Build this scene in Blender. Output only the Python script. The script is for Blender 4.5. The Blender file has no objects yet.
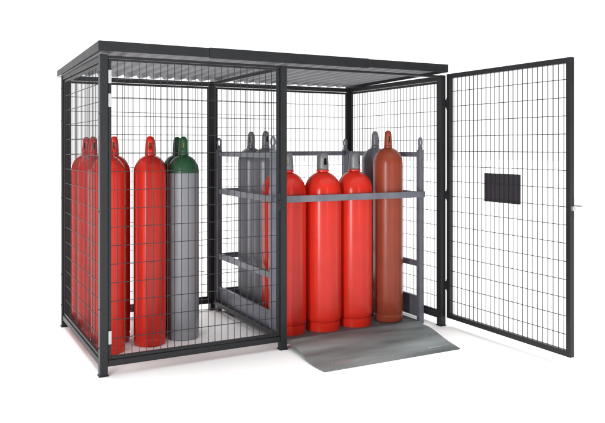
import bpy, bmesh, math, random
from mathutils import Vector, Matrix
random.seed(4)
scene = bpy.context.scene
col = scene.collection

# ------------------------------------------------------------ materials
def mat(name, color, rough=0.45, metal=0.0, spec=0.5, var=0.08, scale=6.0, bump=0.0, bscale=200.0, coat=0.0, stretch=None, rot=0, rspread=.2):
    m = bpy.data.materials.new(name); m.use_nodes = True
    nt = m.node_tree; n = nt.nodes; l = nt.links
    b = n["Principled BSDF"]
    b.inputs["Roughness"].default_value = rough
    b.inputs["Metallic"].default_value = metal
    b.inputs["Specular IOR Level"].default_value = spec
    b.inputs["Coat Weight"].default_value = coat
    tc = n.new("ShaderNodeTexCoord")
    no = n.new("ShaderNodeTexNoise"); no.inputs["Scale"].default_value = scale
    no.inputs["Detail"].default_value = 6
    src = tc.outputs["Object"]
    if stretch:
        mp = n.new("ShaderNodeMapping"); mp.inputs["Scale"].default_value = stretch; mp.inputs["Rotation"].default_value=(0,0,rot)
        l.new(src, mp.inputs["Vector"]); src = mp.outputs["Vector"]
    l.new(src, no.inputs["Vector"])
    cr = n.new("ShaderNodeValToRGB")
    cr.color_ramp.elements[0].position = 0.3; cr.color_ramp.elements[1].position = 0.7
    cr.color_ramp.elements[0].color = tuple(max(0, c*(1-var)) for c in color)+(1,)
    cr.color_ramp.elements[1].color = tuple(min(1, c*(1+var)) for c in color)+(1,)
    l.new(no.outputs["Fac"], cr.inputs["Fac"]); l.new(cr.outputs["Color"], b.inputs["Base Color"])
    mr = n.new("ShaderNodeMapRange")
    mr.inputs["To Min"].default_value = rough*(1-rspread); mr.inputs["To Max"].default_value = min(1, rough*(1+rspread))
    l.new(no.outputs["Fac"], mr.inputs["Value"]); l.new(mr.outputs["Result"], b.inputs["Roughness"])
    if bump > 0:
        n2 = n.new("ShaderNodeTexNoise"); n2.inputs["Scale"].default_value = bscale
        l.new(tc.outputs["Object"], n2.inputs["Vector"])
        bp = n.new("ShaderNodeBump"); bp.inputs["Strength"].default_value = bump; bp.inputs["Distance"].default_value = 0.002
        l.new(n2.outputs["Fac"], bp.inputs["Height"]); l.new(bp.outputs["Normal"], b.inputs["Normal"])
    return m

M_FRAME = mat("anthracite_powder_coat", (0.016, 0.017, 0.019), 0.42, spec=0.3, var=0.12, bump=0.15)
M_WIRE = mat("anthracite_wire", (0.022, 0.024, 0.027), 0.5, spec=0.3)
M_SHEET = mat("zinc_roof_sheet", (0.18, 0.185, 0.195), 0.6, metal=0.1, var=0.08, scale=3)
M_PALLET = mat("grey_blue_steel", (0.16, 0.168, 0.20), 0.42, metal=0.25, var=0.18, scale=8, bump=0.1)
M_DECK = mat("grey_steel_deck", (0.10, 0.105, 0.11), 0.5, metal=0.3, var=0.2, scale=9)
M_RAMP = mat("galvanised_ramp_painted_sheen", (0.165, 0.188, 0.188), 0.55, metal=0.12, spec=0.3, var=0.6, scale=1.5, bump=0.08, stretch=(0.6,2.8,1), rot=.5)  # light and dark streaks in the colour stand in for brushed-metal sheen
M_RED = mat("signal_red_enamel", (0.62, 0.024, 0.012), 0.24, spec=0.32, var=0.06, scale=5, bump=0.05, bscale=60)
M_REDB = mat("rust_brown_enamel", (0.27, 0.048, 0.023), 0.30, spec=0.3, var=0.1, scale=5, bump=0.05, bscale=60)
M_GREY = mat("grey_enamel", (0.23, 0.24, 0.26), 0.38, metal=.05, spec=0.35, var=0.07, scale=5, bump=0.05, bscale=60)
M_DGREY = mat("dark_grey_enamel", (0.17, 0.175, 0.195), 0.34, metal=.1, spec=0.4, var=0.07, scale=5, bump=0.05, bscale=60)
M_GREEN = mat("green_enamel", (0.018, 0.085, 0.034), 0.36, spec=0.35, var=0.07)
M_CAP = mat("grey_valve_cap", (0.17, 0.17, 0.18), 0.4, metal=0.3)
M_BRASS = mat("brass", (0.30, 0.22, 0.10), 0.4, metal=0.8)
M_STEEL = mat("zinc_steel", (0.50, 0.51, 0.53), 0.35, metal=0.8)
M_SIGN = mat("dark_plate", (0.028, 0.030, 0.036), 0.5)
M_FLOOR = mat("white_floor", (0.95, 0.95, 0.95), 0.9, spec=0.0, var=0.003)

# ------------------------------------------------------------ mesh helpers
class MB:
    def __init__(s): s.v = []; s.f = []
    def box(s, lo, hi):
        x0,y0,z0 = lo; x1,y1,z1 = hi
        b = len(s.v)
        s.v += [(x0,y0,z0),(x1,y0,z0),(x1,y1,z0),(x0,y1,z0),(x0,y0,z1),(x1,y0,z1),(x1,y1,z1),(x0,y1,z1)]
        s.f += [tuple(b+i for i in q) for q in ((3,2,1,0),(4,5,6,7),(0,1,5,4),(1,2,6,5),(2,3,7,6),(3,0,4,7))]
    def beam(s, a, b, w, h=None):
        a = Vector(a); b = Vector(b); h = h or w
        d = (b-a).normalized(); up = Vector((0,0,1)) if abs(d.z) < .95 else Vector((0,1,0))
        u = d.cross(up).normalized(); v = u.cross(d).normalized()
        k = len(s.v)
        for p in (a,b):
            for su,sv in ((-1,-1),(1,-1),(1,1),(-1,1)):
                s.v.append(tuple(p+u*su*w/2+v*sv*h/2))
        s.f += [tuple(k+i for i in q) for q in ((0,1,2,3),(7,6,5,4),(0,4,5,1),(1,5,6,2),(2,6,7,3),(3,7,4,0))]
    def cyl(s, a, b, r, n=12):
        a = Vector(a); b = Vector(b); d = (b-a).normalized()
        up = Vector((0,0,1)) if abs(d.z) < .95 else Vector((0,1,0))
        u = d.cross(up).normalized(); v = u.cross(d).normalized(); k = len(s.v)
        for p in (a,b):
            for i in range(n):
                t = 2*math.pi*i/n
                s.v.append(tuple(p+u*r*math.cos(t)+v*r*math.sin(t)))
        for i in range(n):
            j = (i+1)%n
            s.f.append((k+i,k+j,k+n+j,k+n+i))
        s.f.append(tuple(k+i for i in range(n))[::-1]); s.f.append(tuple(k+n+i for i in range(n)))
    def poly_prism(s, pts, off):
        k = len(s.v); n = len(pts); off = Vector(off)
        s.v += [tuple(p) for p in pts] + [tuple(Vector(p)+off) for p in pts]
        s.f.append(tuple(range(k,k+n))[::-1]); s.f.append(tuple(range(k+n,k+2*n)))
        for i in range(n):
            j = (i+1)%n; s.f.append((k+i,k+j,k+n+j,k+n+i))

def link(o, parent=None, base=(0,0,0)):
    col.objects.link(o)
    if parent is not None:
        o.parent = parent
        o.location = (-base[0],-base[1],-base[2])
    return o

def obj(name, mb, m, parent=None, base=(0,0,0), bevel=0.0025, smooth=False):
    me = bpy.data.meshes.new(name); me.from_pydata(mb.v, [], mb.f); me.materials.append(m)
    bm = bmesh.new(); bm.from_mesh(me); bmesh.ops.recalc_face_normals(bm, faces=bm.faces); bm.to_mesh(me); bm.free()
    o = bpy.data.objects.new(name, me); link(o, parent, base)
    if bevel:
        md = o.modifiers.new("Bevel","BEVEL"); md.width = bevel; md.segments = 2; md.limit_method = 'ANGLE'
        md.angle_limit = math.radians(40)
    if smooth:
        for p in me.polygons: p.use_smooth = True
        me.set_sharp_from_angle(angle=math.radians(40))
    return o

def empty(name, loc, label, category, parent=None, group=None):
    e = bpy.data.objects.new(name, None); e.empty_display_size = 0.2; e.location = loc
    col.objects.link(e)
    if parent: e.parent = parent
    if label: e["label"] = label
    if category: e["category"] = category
    if group: e["group"] = group
    return e

def lathe(name, prof, mats, parent, seg=48, slot=None, z_split=None, solid=0):
    bm = bmesh.new(); rings = []
    for r,z in prof:
        if r < 1e-5: rings.append([bm.verts.new((0,0,z))])
        else: rings.append([bm.verts.new((r*math.cos(2*math.pi*i/seg), r*math.sin(2*math.pi*i/seg), z)) for i in range(seg)])
    for a in range(len(rings)-1):
        A,B = rings[a],rings[a+1]
        for i in range(seg):
            j = (i+1)%seg
            if slot and slot(a,i): continue
            if len(A)==1 and len(B)==1: continue
            if len(A)==1: f = bm.faces.new((A[0],B[j],B[i]))
            elif len(B)==1: f = bm.faces.new((A[i],A[j],B[0]))
            else: f = bm.faces.new((A[i],A[j],B[j],B[i]))
            f.smooth = True
            if z_split is not None and (prof[a][1]+prof[a+1][1])/2 > z_split: f.material_index = 1
    bmesh.ops.recalc_face_normals(bm, faces=bm.faces)
    me = bpy.data.meshes.new(name); bm.to_mesh(me); bm.free()
    for m in mats: me.materials.append(m)
    me.set_sharp_from_angle(angle=math.radians(35))
    o = bpy.data.objects.new(name, me); col.objects.link(o); o.parent = parent
    if solid:
        md = o.modifiers.new("Solidify","SOLIDIFY"); md.thickness = solid; md.offset = -1
    return o

# ------------------------------------------------------------ floor
mb = MB(); S = 60
mb.v = [(-S,-S,0),(S,-S,0),(S,S,0),(-S,S,0)]; mb.f = [(0,1,2,3)]
fl = obj("ground", mb, M_FLOOR, bevel=0); fl["kind"] = "structure"; fl["label"] = "seamless white studio floor"

# ------------------------------------------------------------ cage
W, D, H, MX = 2.885, 1.50, 2.165, 1.35
P = 0.054
BZ0, BZ1 = .062, .104
cage = empty("gas_storage_cage", (0,0,0), "anthracite steel mesh cage with corrugated roof, one door swung open", "gas cylinder cage")
def post(x,y):
    mb = MB(); mb.box((x-P/2,y-P/2,0.006),(x+P/2,y+P/2,H))
    mb.box((x-P/2-.006,y-P/2-.006,0.0),(x+P/2+.006,y+P/2+.006,0.008))
    sy = -1 if y < .1 else 1
    for z in (.16,.42,1.08,1.74,2.02):
        mb.cyl((x, y+sy*P/2, z),(x, y+sy*(P/2+.005), z),.006,8)
        sx = -1 if x < .1 else 1
        mb.cyl((x+sx*P/2, y, z+.03),(x+sx*(P/2+.005), y, z+.03),.006,8)
    return obj("post", mb, M_FRAME, cage)
for x in (0,MX,W):
    for y in (0,D): post(x,y)

def rails(name, segs):
    mb = MB()
    for lo,hi in segs: mb.box(lo,hi)
    return obj(name, mb, M_FRAME, cage)
h = P/2+.001
for (x0,x1) in ((0,MX),(MX,W)):
    rails("top_rail", [((x0+h,D-.02,2.120),(x1-h,D+.02,2.160))])
    rails("top_rail", [((x0+h,-.02,2.145),(x1-h,.02,2.163))])
    for y in (0,D):
        if not (y==0 and x0==MX):
            rails("bottom_rail", [((x0+h,y-.02,BZ0),(x1-h,y+.02,BZ1))])
for x in (0,MX,W):
    hw = .02 if x!=MX else .0105
    zt = 2.120 if x!=MX else 2.132
    rails("top_rail", [((x-hw,h,zt),(x+hw,D-h,2.160))])
    rails("bottom_rail", [((x-hw,h,BZ0),(x+hw,D-h,BZ1))])

CX, CZ = 0.05, 0.125
def mesh_geo(mb, org, u, nrm, w, z0, z1, t=.0038):
    org = Vector(org); u = Vector(u); nrm = Vector(nrm)
    n = int(round(w/CX))
    for i in range(n+1):
        p = org+u*(w*i/n)
        mb.beam(p+Vector((0,0,z0)), p+Vector((0,0,z1)), t)
    m = int(round((z1-z0)/CZ))
    for i in range(m+1):
        z = z0+(z1-z0)*i/m
        p = org+nrm*t+Vector((0,0,z))
        mb.beam(p, p+u*w, t*1.15)
def panel(org, u, nrm, w, z0, z1, fw=.032, ft=None):
    e = empty("mesh_panel", (0,0,0), None, None, cage)
    org = Vector(org); u = Vector(u); nrm = Vector(nrm)
    mb = MB()
    f = fw/2; ft = ft or fw
    def vb(p):
        mb.box((p.x-f, p.y-f, z0),(p.x+f, p.y+f, z1))
    vb(org+u*f); vb(org+u*(w-f))
    for z,hh in ((z0+f,fw), (z1-ft/2,ft)):
        p = org+u*(fw+.0005)+Vector((0,0,z)); q = org+u*(w-fw-.0005)+Vector((0,0,z))
        mb.beam(p,q,fw*.98,hh)
    obj("frame", mb, M_FRAME, e)
    mb = MB(); mesh_geo(mb, org+u*fw*.6, u, nrm, w-fw*1.2, z0+fw*.6, z1-ft*.6)
    obj("wire_mesh", mb, M_WIRE, e, bevel=0)
    return e
g = P/2+.003
pz=BZ1+.003
panel((g,-.004,0),(1,0,0),(0,-1,0), MX-2*g, pz, 2.142, fw=.022, ft=.014)
panel((g,D,0),(1,0,0),(0,1,0), MX-2*g, pz, 2.116, fw=.022, ft=.02)
panel((MX+g,D,0),(1,0,0),(0,1,0), W-MX-2*g, pz, 2.116, fw=.022, ft=.02)
panel((0,g,0),(0,1,0),(-1,0,0), D-2*g, pz, 2.116, fw=.022, ft=.02)
panel((W,g,0),(0,1,0),(1,0,0), D-2*g, pz, 2.116, fw=.022, ft=.02)

for z in (1.86,2.02,.26):
    mb = MB(); mb.box((P/2+.002,-P/2-.006,z-.045),(P/2+.022,-P/2-.001,z+.045))
    mb.cyl((P/2+.012,-P/2-.009,z+.03),(P/2+.012,-P/2-.006,z+.03),.006,8)
    mb.cyl((P/2+.012,-P/2-.009,z-.03),(P/2+.012,-P/2-.006,z-.03),.006,8)
    obj("hinge", mb, M_STEEL, cage, bevel=.001)
mb = MB()
mb.box((MX-P/2-.03,-.040,1.06),(MX-P/2-.006,-.023,1.20)); mb.cyl((MX-P/2-.018,-.036,1.13),(MX-P/2-.018,-.065,1.13),.012)
obj("latch", mb, M_FRAME, cage)

# door, swung open by 90 degrees
DX = 2.938
door = empty("door", (0,0,0), None, None, cage)
door["label"] = "wire mesh door swung wide open"
dw, dz0, dz1 = 1.333, .070, 2.175
fw = .040; f = fw/2
mb = MB()
for yy in (-.03-f, -.03-dw+f):
    mb.box((DX-f,yy-f,dz0),(DX+f,yy+f,dz1))
for z in (dz0+f, dz1-f):
    mb.box((DX-f+.001,-.03-dw+fw+.0005,z-f),(DX+f-.001,-.03-fw-.0005,z+f))
obj("frame", mb, M_FRAME, door)
mb = MB(); mesh_geo(mb, (DX,-.03-fw*.6,0),(0,-1,0),(-1,0,0), dw-fw*1.2, dz0+fw*.6, dz1-fw*.6, t=.0042)
obj("wire_mesh", mb, M_WIRE, door, bevel=0)
mb = MB(); mb.box((DX+.006,-.868,1.105),(DX+.009,-.470,1.335))
for y in (-.852,-.485):
    for z in (1.12,1.32): mb.cyl((DX+.004,y,z),(DX+.012,y,z),.006,8)
obj("sign_plate", mb, M_SIGN, door, bevel=.001)
mb = MB()
ye = -.03-dw+f
mb.box((DX+f+.001,ye-.016,1.04),(DX+f+.007,ye+.016,1.19))
mb.cyl((DX+f,ye,1.13),(DX+.075,ye,1.13),.009); mb.cyl((DX+.065,ye+.01,1.13),(DX+.065,ye-.05,1.13),.008)
mb.box((DX-.012,ye-f-.018,1.10),(DX+.012,ye-f+.0005,1.13))
obj("handle", mb, M_STEEL, door, bevel=.001)
for z in (.35,1.13,1.92):
    mb = MB(); mb.cyl((DX-.004,-.022,z-.05),(DX-.004,-.022,z+.05),.010)
    mb.box((DX-.028,-.034,z-.035),(DX-.008,-.018,z+.035))
    obj("hinge", mb, M_FRAME, door, bevel=.001)

# roof
roof = empty("roof", (0,0,0), None, None, cage)
RX0,RX1,RY0,RY1 = -.042, 2.918, -.055, 1.62
def rz(y): return 2.176 + (RY1-y)/(RY1-RY0)*.024
mb = MB()
pitch=.118; dep=.029; x=RX0+.012; pts=[]
seq=[(0,0),(.030,0),(.040,.006),(.052,dep-.005),(.062,dep),(.086,dep),(.096,dep-.005),(.108,.006),(.118,0)]
while x < RX1-.02:
    for dx,dz in seq[:-1]:
        if x+dx < RX1-.012: pts.append((x+dx,dz))
    x += pitch
k=len(pts); th=.0015
for y in (RY0+.012,RY1):
    for (px,pz_) in pts: mb.v.append((px,y,rz(y)+pz_))
for y in (RY0+.012,RY1):
    for (px,pz_) in pts: mb.v.append((px,y,rz(y)+pz_+th))
for i in range(k-1):
    mb.f.append((i,i+1,k+i+1,k+i)); mb.f.append((2*k+i,3*k+i,3*k+i+1,2*k+i+1))
    mb.f.append((i,2*k+i,2*k+i+1,i+1)); mb.f.append((k+i,k+i+1,3*k+i+1,3*k+i))
obj("corrugated_sheet", mb, M_SHEET, roof, bevel=0)
cuts=[RX0,.74,2.10,RX1]
for i in range(3):
    mb = MB()
    a,b=cuts[i],cuts[i+1]; o=.003 if i==1 else 0
    mb.box((a+.0008,RY0-o,2.188-o*2),(b-.0008,RY0+.010,2.256+o))
    mb.box((a+.0008,RY0+.0095,2.249),(b-.0008,RY0+.06,2.255+o))
    for bx in (a+.04,b-.04):
        mb.cyl((bx,RY0-o-.003,2.22),(bx,RY0+.001,2.22),.006,8)
    obj("fascia", mb, M_FRAME, roof, bevel=.002)
for xs in (RX0,RX1-.008):
    mb = MB()
    y0=RY0+.011; y1=RY1+.01
    mb.poly_prism([(xs,y0,2.188),(xs,y1,2.160),(xs,y1,2.212),(xs,y0,2.254)],(.008,0,0))
    obj("fascia", mb, M_FRAME, roof, bevel=.0015)
mb = MB()
mb.poly_prism([(RX0+.009,y0+.0,2.172),(RX0+.009,y1,2.155),(RX0+.009,y1,2.158),(RX0+.009,y0,2.175)],(.05,0,0))
obj("edge_trim", mb, M_SHEET, roof, bevel=0)

# ------------------------------------------------------------ pallet
px0,px1,py1 = 1.384,2.775,1.41
FY={px0:.235,px1:.150}
base=((px0+px1)/2,.77,0)
pal = empty("cylinder_pallet", base, "grey steel gas cylinder pallet with side rails inside the cage", "cylinder pallet")
pw=.045
for x in (px0,px1):
    for yy in (FY[x],py1):
        mb=MB(); mb.box((x-pw/2,yy-pw/2,.0),(x+pw/2,yy+pw/2,1.52))
        obj("post", mb, M_PALLET, pal, base)
        lb=MB(); lb.box((x-.020,yy-.007,1.5205),(x+.020,yy+.007,1.550))
        n=14; c=Vector((x,yy,1.585)); prev=None
        for i in range(n+1):
            t=math.pi*2*i/n; p=c+Vector((.017*math.cos(t),0,.040*math.sin(t)))
            if prev is not None: lb.cyl(prev,p,.009,8)
            prev=p
        obj("lifting_lug", lb, M_PALLET, pal, base, bevel=0, smooth=True)
q=pw/2+.001
def prail(lo,hi,m=M_PALLET,n="rail"):
    mb=MB(); mb.box(lo,hi); return obj(n,mb,m,pal,base)
for z in (.52,1.13,1.48):
    hh=.025 if z<1.4 else .022
    for x in (px0,px1): prail((x-.015,FY[x]+q,z-hh),(x+.015,py1-q,z+hh))
    prail((px0+q,py1-.015,z-hh),(px1-q,py1+.015,z+hh))
by0=.145; by1=FY[px1]-pw/2-.012
mb=MB(); mb.beam((px0-.018,by0,1.132),(px1+.02,by1,1.132),.018,.053)
mb.box((px0-.012,by0+.010,1.110),(px0+.012,FY[px0]-q,1.154))
obj("front_bar",mb,M_PALLET,pal,base)
for x in (px0,px1):
    ys=FY[x]
    prail((x-.006,ys+q,.05),(x+.006,py1-q,.215),n="skirt")
    prail((x-.013,ys+q,.215+.0005),(x+.013,py1-q,.235),n="skirt")
prail((px0+q,py1-.012,.05),(px1-q,py1+.012,.215),n="skirt")
yf=.115
prail((px0+.012,yf-.004,.002),(px1-.012,yf,.034),n="skirt")
prail((px0+.024,yf+.001,.022),(px1-.024,py1-.024,.030),M_DECK,"deck")
for x in (px0+.25,px1-.25):
    prail((x-.06,yf+.01,.002),(x+.06,py1-.03,.021),n="skid")

# ------------------------------------------------------------ ramp
ramp_base=(1.98,-.28,0)
mb=MB()
xa0,xa1=1.384,2.68; xb0,xb1=1.355,2.55
ya,yb=.050,-.640
rows=[]; T=28
def rzz(t):
    return .042*(1-t)**.8+.005 + .015*math.sin(t*math.pi*2-.6)*(1-t)**.7*min(1,t*4)
for i in range(T+1):
    t=i/T
    y=ya+(yb-ya)*t; xl=xa0+(xb0-xa0)*t+.012*math.sin(t*math.pi*2); xr=xa1+(xb1-xa1)*t
    rows.append([(xl+(xr-xl)*j/8,y,rzz(t)) for j in range(9)])
C=9; n=len(rows)
for r in rows: mb.v += r
for r in rows: mb.v += [(p[0],p[1],p[2]-.0045) for p in r]
o2=n*C
for i in range(n-1):
    for j in range(C-1):
        a=i*C+j
        mb.f.append((a,a+1,a+C+1,a+C)); b=o2+a; mb.f.append((b,b+C,b+C+1,b+1))
    a=i*C; mb.f.append((a,a+C,o2+a+C,o2+a)); a=i*C+C-1; mb.f.append((a,o2+a,o2+a+C,a+C))
for j in range(C-1):
    mb.f.append((j,o2+j,o2+j+1,j+1)); a=(n-1)*C+j; mb.f.append((a,a+1,o2+a+1,o2+a))
ramp=empty("access_ramp", ramp_base, "grey sheet steel access ramp leading up to the pallet", "ramp")
obj("ramp_plate", mb, M_RAMP, ramp, ramp_base, bevel=0, smooth=True)
ty=.86; zz=rzz(ty); yy=ya+(yb-ya)*ty
for sx in (1.56,2.38):
    mb=MB(); mb.box((sx-.07,yy-.008,zz-.002),(sx+.07,yy+.008,zz+.005))
    mb.cyl((sx-.085,yy,zz-.001),(sx-.085,yy,zz+.006),.006,8); mb.cyl((sx+.085,yy,zz-.001),(sx+.085,yy,zz+.006),.006,8)
    obj("slot", mb, M_STEEL, ramp, ramp_base, bevel=0.001)

# ------------------------------------------------------------ gas cylinders
def gas_cylinder(x,y,z,r,hs,ht,m,cm,label,group,shoulder=None,zs=None,capr=.034,rot=0,slots=True,ring=False):
    e=empty("gas_cylinder",(x,y,z),label,"gas cylinder",group=group)
    e.rotation_euler=(0,0,rot)
    dome=r*1.15
    if ring:
        prof=[(0,.012),(r*.8,.012),(r*.86,.0),(r*.93,.0),(r*.935,.060),(r*.90,.062),(r*.90,.070),(r*.95,.078),(r*.99,.095),(r,.12),(r,.2)]
    else:
        prof=[(0,.012),(r*.7,.012),(r*.86,.0),(r*.95,.004),(r*.985,.02),(r*.985,.055),(r*.955,.060),(r*.955,.066),(r*1.0,.075),(r,.2)]
    if zs: prof+= [(r,zs-.002),(r,zs+.002)]
    zb=hs-dome; prof.append((r,zb))
    for i in range(1,13):
        a=math.pi/2*i/12*.86
        prof.append((r*math.cos(a)**.9, zb+dome*math.sin(a)))
    rn=capr*1.08
    prof+= [(rn,hs-.003),(rn,hs+.012),(rn*.9,hs+.014),(0,hs+.014)]
    mats=[m]+([shoulder] if shoulder else [])
    lathe("body",prof,mats,e,z_split=zs,seg=64)
    hc=ht-hs; z0=hs+.013
    cp=[(capr,z0),(capr*1.02,z0+hc*.12),(capr*1.0,z0+hc*.26),(capr*.97,z0+hc*.40),(capr*.93,z0+hc*.58),(capr*.88,z0+hc*.70),(capr*.72,z0+hc*.82),(capr*.4,z0+hc*.90),(0,z0+hc*.915)]
    sl=(lambda a,i: a in(2,3) and (i%16) in (2,3,4)) if slots else None
    lathe("valve_cap",cp,[cm],e,seg=32,slot=sl,solid=.003)
    mb=MB(); mb.cyl((0,0,z0-.002),(0,0,z0+hc*.6),capr*.35,12); mb.cyl((0,0,z0+hc*.35),(capr*.6,0,z0+hc*.35),capr*.22,10)
    obj("valve",mb,M_BRASS,e,bevel=0,smooth=True)
    return e
G1="gas cylinders standing in the cage"; G2="gas cylinders standing on the pallet"
LR="tall red gas cylinder standing on the cage floor"
for (x,y,a) in ((.160,.56,.3),(.272,.85,.6),(.158,1.365,.2),(.50,.63,.7),(.580,.880,1.9),(.158,1.10,1.0)):
    gas_cylinder(x,y,.001,.126,1.48,1.63,M_RED,M_RED,LR,G1,rot=a,capr=.036)
gas_cylinder(.79,.68,.001,.127,1.48,1.63,M_GREY,M_GREEN,"grey gas cylinder with green shoulder on cage floor",G1,M_GREEN,1.335,rot=.4,capr=.036)
gas_cylinder(.822,.940,.001,.127,1.48,1.63,M_GREY,M_GREEN,"grey gas cylinder with green shoulder on cage floor",G1,M_GREEN,1.335,rot=1.4,capr=.036)
dz=.0305
for (x,y,a) in ((1.567,.345,.2),(1.880,.310,.9),(2.193,.310,1.6),(1.655,.655,2.2)):
    gas_cylinder(x,y,dz,.156,1.31,1.48,M_RED,M_CAP,"short wide red gas cylinder with grey cap on pallet",G2,capr=.050,rot=a,ring=True)
for (x,y,a) in ((1.625,1.21,.2),(1.655,.955,.9),(2.585,.575,1.6)):
    gas_cylinder(x,y,dz,.123,1.51,1.66,M_DGREY,M_DGREY,"tall grey gas cylinder standing on the pallet",G2,rot=a)
gas_cylinder(2.530,.290,dz,.130,1.51,1.66,M_REDB,M_REDB,"tall rust brown gas cylinder standing on the pallet",G2,rot=.5)

# ------------------------------------------------------------ world + lights
w = bpy.data.worlds.new("World"); scene.world = w; w.use_nodes = True
nt=w.node_tree; n=nt.nodes; l=nt.links
bg=n["Background"]; tc=n.new("ShaderNodeTexCoord")
dp=n.new("ShaderNodeVectorMath"); dp.operation='DOT_PRODUCT'
dp.inputs[1].default_value=(.469,.883,0)
l.new(tc.outputs["Generated"],dp.inputs[0])
sp=n.new("ShaderNodeSeparateXYZ"); l.new(tc.outputs["Generated"],sp.inputs[0])
mx=n.new("ShaderNodeMath"); mx.operation='MAXIMUM'
l.new(dp.outputs["Value"],mx.inputs[0]); l.new(sp.outputs["Z"],mx.inputs[1])
mr=n.new("ShaderNodeMapRange"); mr.inputs["From Min"].default_value=.25; mr.inputs["From Max"].default_value=.82
mr.inputs["To Min"].default_value=.10; mr.inputs["To Max"].default_value=1.32
mr.interpolation_type='SMOOTHSTEP'
l.new(mx.outputs[0],mr.inputs["Value"])
l.new(mr.outputs["Result"],bg.inputs["Strength"])
bg.inputs["Color"].default_value=(1,1,1,1)

def sun(name,direction,strength,angle):
    d=bpy.data.lights.new(name,'SUN'); d.energy=strength; d.angle=math.radians(angle)
    o=bpy.data.objects.new(name,d); col.objects.link(o)
    o.rotation_euler=Vector(direction).to_track_quat('-Z','Y').to_euler(); o.location=(0,0,5)
sun("key_light",(-.04,-.28,-1),2.9,46)
def area(name,loc,target,sx,sy,power):
    d=bpy.data.lights.new(name,'AREA'); d.shape='RECTANGLE'; d.size=sx; d.size_y=sy; d.energy=power
    o=bpy.data.objects.new(name,d); col.objects.link(o); o.location=loc
    o.rotation_euler=(Vector(target)-Vector(loc)).to_track_quat('-Z','Y').to_euler()
area("strip_light",(-4.7,-4.9,1.6),(1.4,.5,1.0),.36,3.2,340)
area("soft_front_light",(1.8,-8.5,2.4),(1.4,.3,1.0),.5,4,50)

# ------------------------------------------------------------ camera
cd=bpy.data.cameras.new("camera"); cam=bpy.data.objects.new("camera",cd); col.objects.link(cam)
cam.location=(-1.055,-4.851,1.545); cam.rotation_euler=(math.radians(90),0,math.radians(-28))
cd.sensor_width=36; cd.lens=36*708/605; cd.shift_y=-(211.5-147)/605; cd.clip_end=300
scene.camera=cam
scene.view_settings.view_transform='Standard'; scene.view_settings.look='None'; scene.view_settings.exposure=0
